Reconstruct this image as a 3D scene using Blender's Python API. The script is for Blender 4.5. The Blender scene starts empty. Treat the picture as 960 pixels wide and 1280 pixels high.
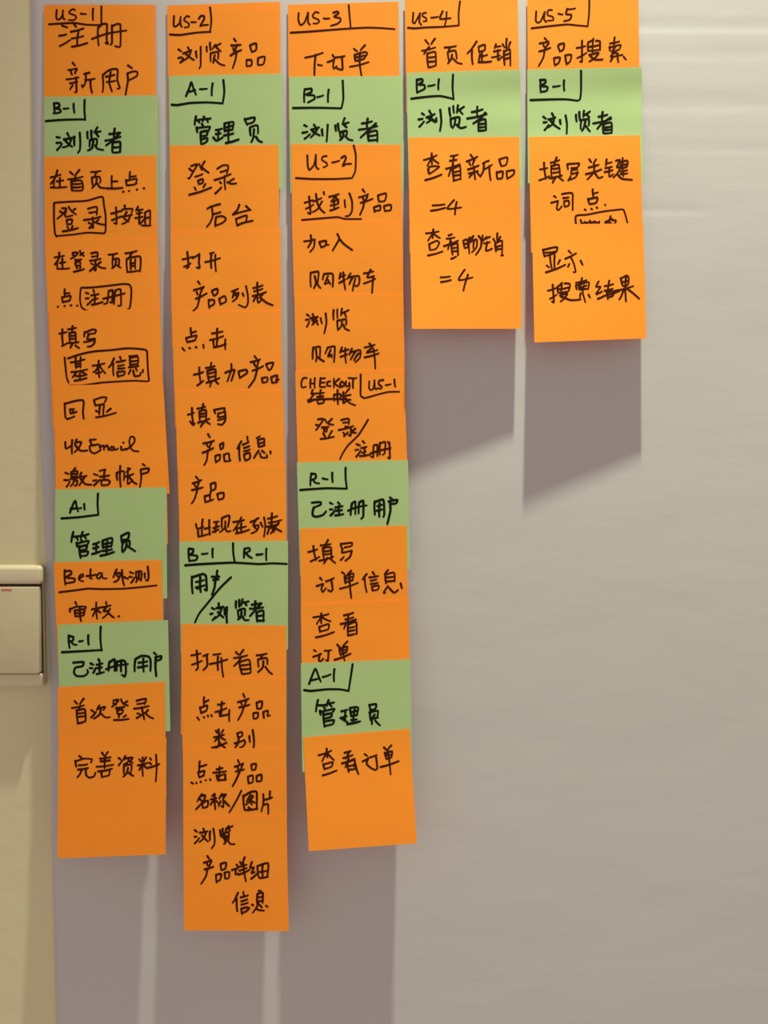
import bpy, bmesh, math
from mathutils import Vector, noise, Euler

C = bpy.context.scene.collection
scene = bpy.context.scene

# ------------------------------------------------------------------ camera
F_PX = 1000.0                      # focal length in pixels of the 960x1280 frame
CAM_D = 0.548                      # metres from the wall
PITCH = math.radians(2.4)          # phone tilted slightly down
cam_data = bpy.data.cameras.new('camera')
cam = bpy.data.objects.new('camera', cam_data)
C.objects.link(cam)
cam.location = (0, -CAM_D, 0)
cam.rotation_euler = (math.radians(90) - PITCH, 0, 0)
cam_data.sensor_fit = 'VERTICAL'
cam_data.sensor_height = 36.0
cam_data.lens = 36.0 * F_PX / 1280.0
cam_data.clip_start = 0.01
scene.camera = cam
R = Euler(cam.rotation_euler).to_matrix()
CAM = Vector(cam.location)

def at(px, py, lift=0.0):
    """point that stands `lift` metres in front of the wall and is seen at pixel (px, py)"""
    d = R @ Vector(((px - 480.0) / F_PX, -(py - 640.0) / F_PX, -1.0))
    t = (-lift - CAM.y) / d.y
    return CAM + d * t

# ------------------------------------------------------------------ world, lamps, exposure
world = bpy.data.worlds.new('room_light')
scene.world = world
world.use_nodes = True
wn = world.node_tree.nodes
bg = wn['Background']
bg.inputs['Color'].default_value = (1.0, 0.84, 0.785, 1)
bg.inputs['Strength'].default_value = 0.56

LAMP = Vector((at(750, 640).x, -0.215, 1.42))
ld = bpy.data.lights.new('ceiling_downlight', 'SPOT')
ld.energy = 250
ld.color = (0.94, 1.0, 0.78)
ld.shadow_soft_size = 0.018
ld.spot_size = math.radians(58)
ld.spot_blend = 1.0
lo = bpy.data.objects.new('ceiling_downlight', ld)
C.objects.link(lo)
lo.location = LAMP
aim = Vector((at(1120, 640).x, 0.0, -0.4))
lo.rotation_euler = (aim - LAMP).to_track_quat('-Z', 'Y').to_euler()

# unseen warm fill light, added low on the left to yellow that corner
fl = bpy.data.lights.new('added_warm_fill', 'POINT')
fl.energy = 1.3
fl.color = (1.0, 0.74, 0.22)
fl.shadow_soft_size = 0.15
fo = bpy.data.objects.new('added_warm_fill', fl)
C.objects.link(fo)
fo.location = (-0.75, -0.75, -0.85)

scene.view_settings.view_transform = 'Standard'
scene.view_settings.look = 'None'
scene.view_settings.gamma = 1.0
scene.view_settings.use_curve_mapping = False
scene.view_settings.exposure = 0.0

# ------------------------------------------------------------------ materials
def mat(name, col, rough=0.7, spec=0.3, mottle=None, bump=None, translucent=0.0, tint=None):
    """principled material; mottle=(scale, amount), bump=(scale, distance, stretch)"""
    m = bpy.data.materials.new(name)
    m.use_nodes = True
    nt = m.node_tree
    n, l = nt.nodes, nt.links
    b = n['Principled BSDF']
    out = n['Material Output']
    b.inputs['Base Color'].default_value = (*col, 1)
    b.inputs['Roughness'].default_value = rough
    b.inputs['Specular IOR Level'].default_value = spec
    tc = n.new('ShaderNodeTexCoord')
    src = None
    if mottle:
        tx = n.new('ShaderNodeTexNoise')
        tx.inputs['Scale'].default_value = mottle[0]
        tx.inputs['Detail'].default_value = 5
        l.new(tc.outputs['Object'], tx.inputs['Vector'])
        mr = n.new('ShaderNodeMapRange')
        mr.inputs['From Min'].default_value = 0.3
        mr.inputs['From Max'].default_value = 0.7
        mr.inputs['To Min'].default_value = 1 - mottle[1]
        mr.inputs['To Max'].default_value = 1 + mottle[1]
        l.new(tx.outputs['Fac'], mr.inputs['Value'])
        mx = n.new('ShaderNodeVectorMath')
        mx.operation = 'SCALE'
        mx.inputs[0].default_value = col
        l.new(mr.outputs['Result'], mx.inputs['Scale'])
        l.new(mx.outputs['Vector'], b.inputs['Base Color'])
        src = mx.outputs['Vector']
    if bump:
        mp = n.new('ShaderNodeMapping')
        mp.inputs['Scale'].default_value = bump[2] if len(bump) > 2 else (1, 1, 1)
        l.new(tc.outputs['Object'], mp.inputs['Vector'])
        bn = n.new('ShaderNodeTexNoise')
        bn.inputs['Scale'].default_value = bump[0]
        bn.inputs['Detail'].default_value = 4
        l.new(mp.outputs['Vector'], bn.inputs['Vector'])
        bp = n.new('ShaderNodeBump')
        bp.inputs['Strength'].default_value = 1.0
        bp.inputs['Distance'].default_value = bump[1]
        l.new(bn.outputs['Fac'], bp.inputs['Height'])
        l.new(bp.outputs['Normal'], b.inputs['Normal'])
    if translucent:
        tr = n.new('ShaderNodeBsdfTranslucent')
        tr.inputs['Color'].default_value = (*(tint or col), 1)
        ms = n.new('ShaderNodeMixShader')
        ms.inputs['Fac'].default_value = translucent
        l.new(b.outputs['BSDF'], ms.inputs[1])
        l.new(tr.outputs['BSDF'], ms.inputs[2])
        l.new(ms.outputs['Shader'], out.inputs['Surface'])
    return m

M = {
    'orange': mat('orange_note_paper', (1.0, 0.37, 0.037), 0.75, 0.1, (28, 0.02), (900, 0.00002), 0.32, (1.0, 0.22, 0.05)),
    'green': mat('green_note_paper', (0.45, 0.60, 0.265), 0.75, 0.1, (28, 0.02), (900, 0.00002), 0.26, (0.40, 0.62, 0.2)),
    'sheet': mat('flipchart_paper', (0.49, 0.47, 0.45), 0.8, 0.15, (9, 0.012), (40, 0.0002, (0.35, 1, 1.0))),
    'wall': mat('cream_wall_paint', (0.61, 0.56, 0.345), 0.75, 0.2, (6, 0.015), (60, 0.0004)),
    'ink_orange': mat('dark_marker_ink_on_orange', (0.042, 0.008, 0.003), 0.8, 0.02),
    'ink_green': mat('black_marker_ink_on_green', (0.007, 0.009, 0.004), 0.8, 0.02),
    'plastic': mat('aged_cream_plastic', (0.58, 0.50, 0.32), 0.4, 0.4, (40, 0.03)),
    'rocker': mat('aged_cream_rocker_plastic', (0.50, 0.43, 0.26), 0.45, 0.4, (60, 0.03)),
    'gap': mat('dark_joint_plastic', (0.05, 0.035, 0.02), 0.6, 0.2),
    'red': mat('faded_red_indicator_plastic', (0.55, 0.12, 0.06), 0.4, 0.4),
}

# ------------------------------------------------------------------ helpers
def link(name, verts, faces, m, parent=None, origin=Vector((0, 0, 0)), smooth=True):
    me = bpy.data.meshes.new(name)
    me.from_pydata([tuple(Vector(v) - origin) for v in verts], [], faces)
    me.update()
    if smooth:
        for p in me.polygons:
            p.use_smooth = True
    me.materials.append(m)
    o = bpy.data.objects.new(name, me)
    C.objects.link(o)
    if parent is None:
        o.location = origin
    else:
        o.parent = parent
    return o

def tag(o, label, cat, group=None):
    o['label'] = label
    o['category'] = cat
    if group:
        o['group'] = group

def sheet_mesh(nx, ny, f, g):
    """front surface f(u, v), back surface g(u, v), closed with edge strips; v runs down"""
    V, Fc = [], []
    W = nx + 1
    for fn in (f, g):
        for j in range(ny + 1):
            for i in range(nx + 1):
                V.append(fn(i / nx, j / ny))
    B = W * (ny + 1)
    for j in range(ny):
        for i in range(nx):
            a = j * W + i
            Fc.append((a, a + W, a + W + 1, a + 1))
            Fc.append((B + a, B + a + 1, B + a + W + 1, B + a + W))
    for i in range(nx):
        Fc.append((i, i + 1, B + i + 1, B + i))
        a = ny * W + i
        Fc.append((a + 1, a, B + a, B + a + 1))
    for j in range(ny):
        a = j * W
        Fc.append((a + W, a, B + a, B + a + W))
        a = j * W + nx
        Fc.append((a, a + W, B + a + W, B + a))
    return V, Fc

def lerp(a, b, t):
    return a + (b - a) * t

def curve_at(knots, y):
    """smooth monotone-ish interpolation of (y, value) knots"""
    if y <= knots[0][0]:
        return knots[0][1]
    for k in range(len(knots) - 1):
        y0, v0 = knots[k]
        y1, v1 = knots[k + 1]
        if y <= y1:
            h = y1 - y0
            m0 = (v1 - knots[k - 1][1]) / (y1 - knots[k - 1][0]) if k > 0 else (v1 - v0) / h
            m1 = (knots[k + 2][1] - v0) / (knots[k + 2][0] - y0) if k + 2 < len(knots) else (v1 - v0) / h
            t = (y - y0) / h
            return ((2*t**3 - 3*t**2 + 1) * v0 + (t**3 - 2*t**2 + t) * h * m0
                    + (-2*t**3 + 3*t**2) * v1 + (t**3 - t**2) * h * m1)
    return knots[-1][1] + (y - knots[-1][0]) * (knots[-1][1] - knots[-2][1]) / (knots[-1][0] - knots[-2][0])

# ------------------------------------------------------------------ the wall
bm = bmesh.new()
bmesh.ops.create_cube(bm, size=1.0)
for v in bm.verts:
    v.co.x *= 4.0
    v.co.y = v.co.y * 0.12 + 0.06
    v.co.z = v.co.z * 3.9 + 0.45
me = bpy.data.meshes.new('wall_back')
bm.to_mesh(me); bm.free()
me.materials.append(M['wall'])
wall = bpy.data.objects.new('wall_back', me)
C.objects.link(wall)
wall['kind'] = 'structure'
wall['label'] = 'cream painted wall seen in a strip on the left'

# ------------------------------------------------------------------ the big paper sheet
def fade(a, b, x):
    t = min(1, max(0, (x - a) / (b - a)))
    return t * t * (3 - 2 * t)

# creases: (pixel row, depth, approach, return, x from, x full, x end)
CREASES = [(34, 0.00015, 17, 10, 650, 790, 2000, 0.004), (131, 0.00013, 26, 14, 690, 800, 2000, 0.0),
           (264, 0.00010, 13, 8, 770, 800, 905, 0.01), (68, 0.00007, 16, 12, 690, 800, 2000, -0.006),
           (186, 0.00006, 16, 9, 760, 860, 2000, 0.02), (712, 0.00005, 20, 8, 880, 950, 2000, -0.01)]
def sheet_lift(px, py):
    z = 0.0011
    for y0, dep, wa, wr, xa, xb, xe, sl in CREASES:
        yy = py - y0 - sl * (px - 870)
        k = fade(xa, xb, px) * (1 - fade(xe - 60, xe, px)) if xe < 1999 else fade(xa, xb, px)
        if -wa < yy <= 0:
            t = 1 + yy / wa
            z -= dep * k * t * t * (3 - 2 * t) * 1.0
        elif 0 < yy < wr:
            t = 1 - yy / wr
            z -= dep * k * t * t * (3 - 2 * t)
    q = Vector((px * 0.006, py * 0.010, 1.7))
    z += 0.00016 * noise.noise(q)
    q = Vector((px * 0.011 + py * 0.006, py * 0.020, 5.1))
    z += 0.00006 * noise.noise(q) * (0.4 + 0.6 * fade(0, 500, py))
    return max(z, 0.0004)

rows = []
y = -130.0
while y < 1560:
    rows.append(y)
    y += 1.75 if -5 < y < 290 else (6 if y < 1290 else 20)
cols = [i / 90 for i in range(91)]
def left_edge(py):
    return curve_at([(-130, 36), (0, 39), (300, 43), (500, 49), (700, 57.5), (860, 63), (1070, 66), (1280, 71), (1560, 78)], py)
V, Fc = [], []
for side in (0, 1):
    for py in rows:
        xl = left_edge(py)
        for c in cols:
            px = xl + (1130 - xl) * c
            z = sheet_lift(px, py) if side == 0 else 0.00025
            if side == 0 and c < 0.02:
                z += 0.0003 * (1 - c / 0.02)
            V.append(at(px, py, z))
n, W = len(rows), len(cols)
B = n * W
for j in range(n - 1):
    for i in range(W - 1):
        a = j * W + i
        Fc.append((a, a + W, a + W + 1, a + 1))
        Fc.append((B + a, B + a + 1, B + a + W + 1, B + a + W))
for i in range(W - 1):
    Fc.append((i, i + 1, B + i + 1, B + i)); a = (n - 1) * W + i
    Fc.append((a + 1, a, B + a, B + a + 1))
for j in range(n - 1):
    a = j * W
    Fc.append((a + W, a, B + a, B + a + W)); a = j * W + W - 1
    Fc.append((a, a + W, B + a + W, B + a))
sheet = link('flipchart_sheet', V, Fc, M['sheet'], None, at(600, 640, 0))
tag(sheet, 'large creased white paper sheet on the wall behind all the sticky notes', 'paper')

# ------------------------------------------------------------------ sticky notes
# each column of notes hangs away from the wall more and more towards its bottom
LIFT = {
    1: [(0, .0020), (120, .0026), (300, .0042), (600, .0085), (900, .0125), (1073, .0165)],
    2: [(0, .0020), (120, .0026), (300, .0042), (600, .0082), (900, .0138), (1164, .0200)],
    3: [(0, .0020), (100, .0026), (300, .0044), (600, .0080), (900, .0145), (1060, .0222)],
    4: [(0, .0026), (90, .0036), (150, .0039), (200, .0052), (300, .0078), (412, .0132)],
    5: [(0, .0026), (84, .0034), (150, .0037), (190, .0050), (300, .0080), (428, .0143)],
}
CENTRE = {1: 128, 2: 288, 3: 440, 4: 580, 5: 733}
TWIST = {1: 0.04, 2: 0.02, 3: 0.02, 4: 0.17, 5: 0.15}
NOTES = {
    '1-1': ('orange', (55, 6), (194, 6), (195, 150), (55, 152), 'orange sticky note marked US-1 at the top of the leftmost column'),
    '1-2': ('green', (55, 121), (197, 119), (198, 265), (56, 267), 'green note marked B-1 saying visitor (浏览者), second from top in the leftmost column'),
    '1-3': ('orange', (55, 196), (195, 194), (198, 340), (57, 341), 'orange note with boxed log-in word (登录), directly below green B-1 in the leftmost column'),
    '1-4': ('orange', (56, 299), (197, 297), (202, 442), (62, 445), 'orange note with rounded box around register (注册), leftmost column'),
    '1-5': ('orange', (61, 389), (200, 386), (205, 531), (66, 535), 'orange note with wide box around basic information (基本信息), leftmost column'),
    '1-6': ('orange', (66, 482), (204, 479), (212, 617), (70, 625), 'orange note saying only echo display (回显), above the Email note, leftmost column'),
    '1-7': ('orange', (69, 537), (207, 535), (210, 680), (70, 682), 'orange note with the word Email, directly above green A-1 in the leftmost column'),
    '1-8': ('green', (69, 612), (208, 609), (209, 748), (69, 756), 'green note marked A-1 saying administrator (管理员), in the leftmost column'),
    '1-9': ('orange', (67, 703), (202, 700), (206, 838), (73, 843), 'orange note with underlined word Beta, in the leftmost column beside the wall switch'),
    '1-10': ('green', (72, 781), (210, 775), (213, 914), (75, 922), 'green note marked R-1 saying registered user, in the leftmost column beside the wall switch'),
    '1-11': ('orange', (72, 859), (206, 852), (208, 996), (74, 1002), 'orange note saying first log-in (首次登录), below green R-1 in the leftmost column'),
    '1-12': ('orange', (73, 927), (208, 922), (207, 1068), (72, 1073), 'orange note saying complete the profile (完善资料), lowest of the leftmost column'),
    '2-1': ('orange', (209, 7), (350, 2), (351, 146), (211, 150), 'orange note marked US-2 at the top of the second column from the left'),
    '2-2': ('green', (211, 95), (353, 92), (354, 236), (213, 240), 'green note marked A-1 saying administrator, below the US-2 header of the second column'),
    '2-3': ('orange', (212, 182), (348, 181), (350, 325), (214, 328), 'orange note saying log in to backend (登录后台), second column'),
    '2-4': ('orange', (213, 290), (351, 287), (352, 430), (215, 434), 'orange note saying open product list (打开产品列表), second column'),
    '2-5': ('orange', (215, 390), (351, 388), (354, 531), (219, 534), 'orange note saying click add product (点击填加产品), second column'),
    '2-6': ('orange', (219, 488), (354, 487), (357, 628), (223, 630), 'orange note saying fill in product information (填写产品信息), second column'),
    '2-7': ('orange', (223, 583), (357, 581), (359, 724), (225, 727), 'orange note saying product appears in list, directly above green B-1 R-1 note'),
    '2-8': ('green', (224, 677), (360, 676), (360, 812), (226, 818), 'green note marked both B-1 and R-1 with a long slash, second column'),
    '2-9': ('orange', (227, 780), (358, 782), (358, 918), (226, 918), 'orange note saying open home page (打开首页), just below green B-1 R-1 note'),
    '2-10': ('orange', (227, 847), (358, 847), (358, 985), (229, 988), 'orange note saying click product category (点击产品类别), second column'),
    '2-11': ('orange', (229, 936), (358, 935), (359, 1074), (229, 1076), 'orange note saying click product name or picture with a slash, second column'),
    '2-12': ('orange', (229, 1021), (358, 1019), (361, 1164), (230, 1163), 'orange note saying browse product details (浏览产品详细信息), lowest of the second column'),
    '3-1': ('orange', (360, 6), (498, 2), (500, 146), (361, 150), 'orange note marked US-3 saying place order (下订单), top of the third column'),
    '3-2': ('green', (361, 96), (503, 95), (504, 238), (363, 241), 'green sticky note marked B-1 in the third column, below US-3'),
    '3-3': ('orange', (364, 180), (501, 181), (504, 324), (366, 324), 'orange note marked US-2 with underlined find product (找到产品), third column'),
    '3-4': ('orange', (365, 277), (503, 276), (505, 420), (369, 421), 'orange note saying add to shopping cart (加入购物车), third column'),
    '3-5': ('orange', (368, 368), (504, 367), (507, 510), (371, 511), 'orange note saying browse shopping cart (浏览购物车), above the CHECKOUT note, third column'),
    '3-6': ('orange', (369, 464), (505, 462), (510, 606), (373, 607), 'orange note with CHECKOUT, US-1 and struck-through characters, third column'),
    '3-7': ('green', (371, 578), (510, 575), (513, 712), (375, 720), 'green note marked R-1 saying registered user, in the third column'),
    '3-8': ('orange', (375, 661), (508, 657), (511, 798), (377, 803), 'orange note saying fill in order information, directly below green R-1 in the third column'),
    '3-9': ('orange', (376, 755), (511, 749), (513, 893), (378, 898), 'orange note saying view order in two lines, directly above green A-1, third column'),
    '3-10': ('green', (376, 829), (513, 824), (515, 960), (378, 965), 'green note marked A-1 second from the bottom of the third column'),
    '3-11': ('orange', (379, 922), (512, 911), (521, 1054), (386, 1064), 'tilted orange note saying view order in one line, lowest of the third column'),
    '4-1': ('orange', (506, -4), (647, -6), (650, 138), (508, 141), 'orange note marked US-4 saying home page promotion, top of the fourth column'),
    '4-2': ('green', (508, 91), (650, 87), (653, 235), (511, 236), 'green note marked B-1 in the fourth column, just below the US-4 header'),
    '4-3': ('orange', (511, 172), (649, 171), (651, 314), (512, 316), 'orange note saying view new products =4, just below green B-1 in the fourth column'),
    '4-4': ('orange', (512, 270), (651, 269), (652, 411), (515, 411), 'orange note saying view best sellers =4, lowest of the fourth column'),
    '5-1': ('orange', (659, -8), (798, -10), (800, 134), (660, 137), 'orange note marked US-5 saying product search, top of the rightmost column'),
    '5-2': ('green', (659, 87), (802, 84), (804, 228), (660, 229), 'green note marked B-1 in the rightmost column, just below the US-5 header'),
    '5-3': ('orange', (661, 171), (800, 169), (804, 312), (664, 316), 'orange note with a half-hidden box at its bottom edge, rightmost column'),
    '5-4': ('orange', (665, 281), (804, 279), (808, 423), (668, 428), 'bright orange note saying show search results, lowest of the rightmost column'),
}
SEAMS = {}
for key, v in NOTES.items():
    SEAMS.setdefault(int(key[0]), []).append((v[1][1] + v[2][1]) / 2)

def hang(c, px, py):
    z = curve_at(LIFT[c], py)
    u = (px - CENTRE[c]) / 70.0
    z *= 1 - TWIST[c] * u * fade(60, 420, py)
    for k, s in enumerate(SEAMS[c]):
        sh = 20 if (c > 3 and k == 1) else 0
        if k and -26 < py - s - sh < 46:      # the glued top strip is pressed back a little, then the note bows out
            t = py - s - sh
            a = 0.00007 + 0.00005 * math.sin(k * 2.3 + c)
            if c > 3 and k == 1:
                a = 0.00045 * (1 + 0.6 * u)
            z -= a * math.sin(math.pi * (t + 26) / 72) ** 2
    z += 0.00012 * noise.noise(Vector((px * 0.02, py * 0.013, c * 3.3)))
    return z

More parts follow.
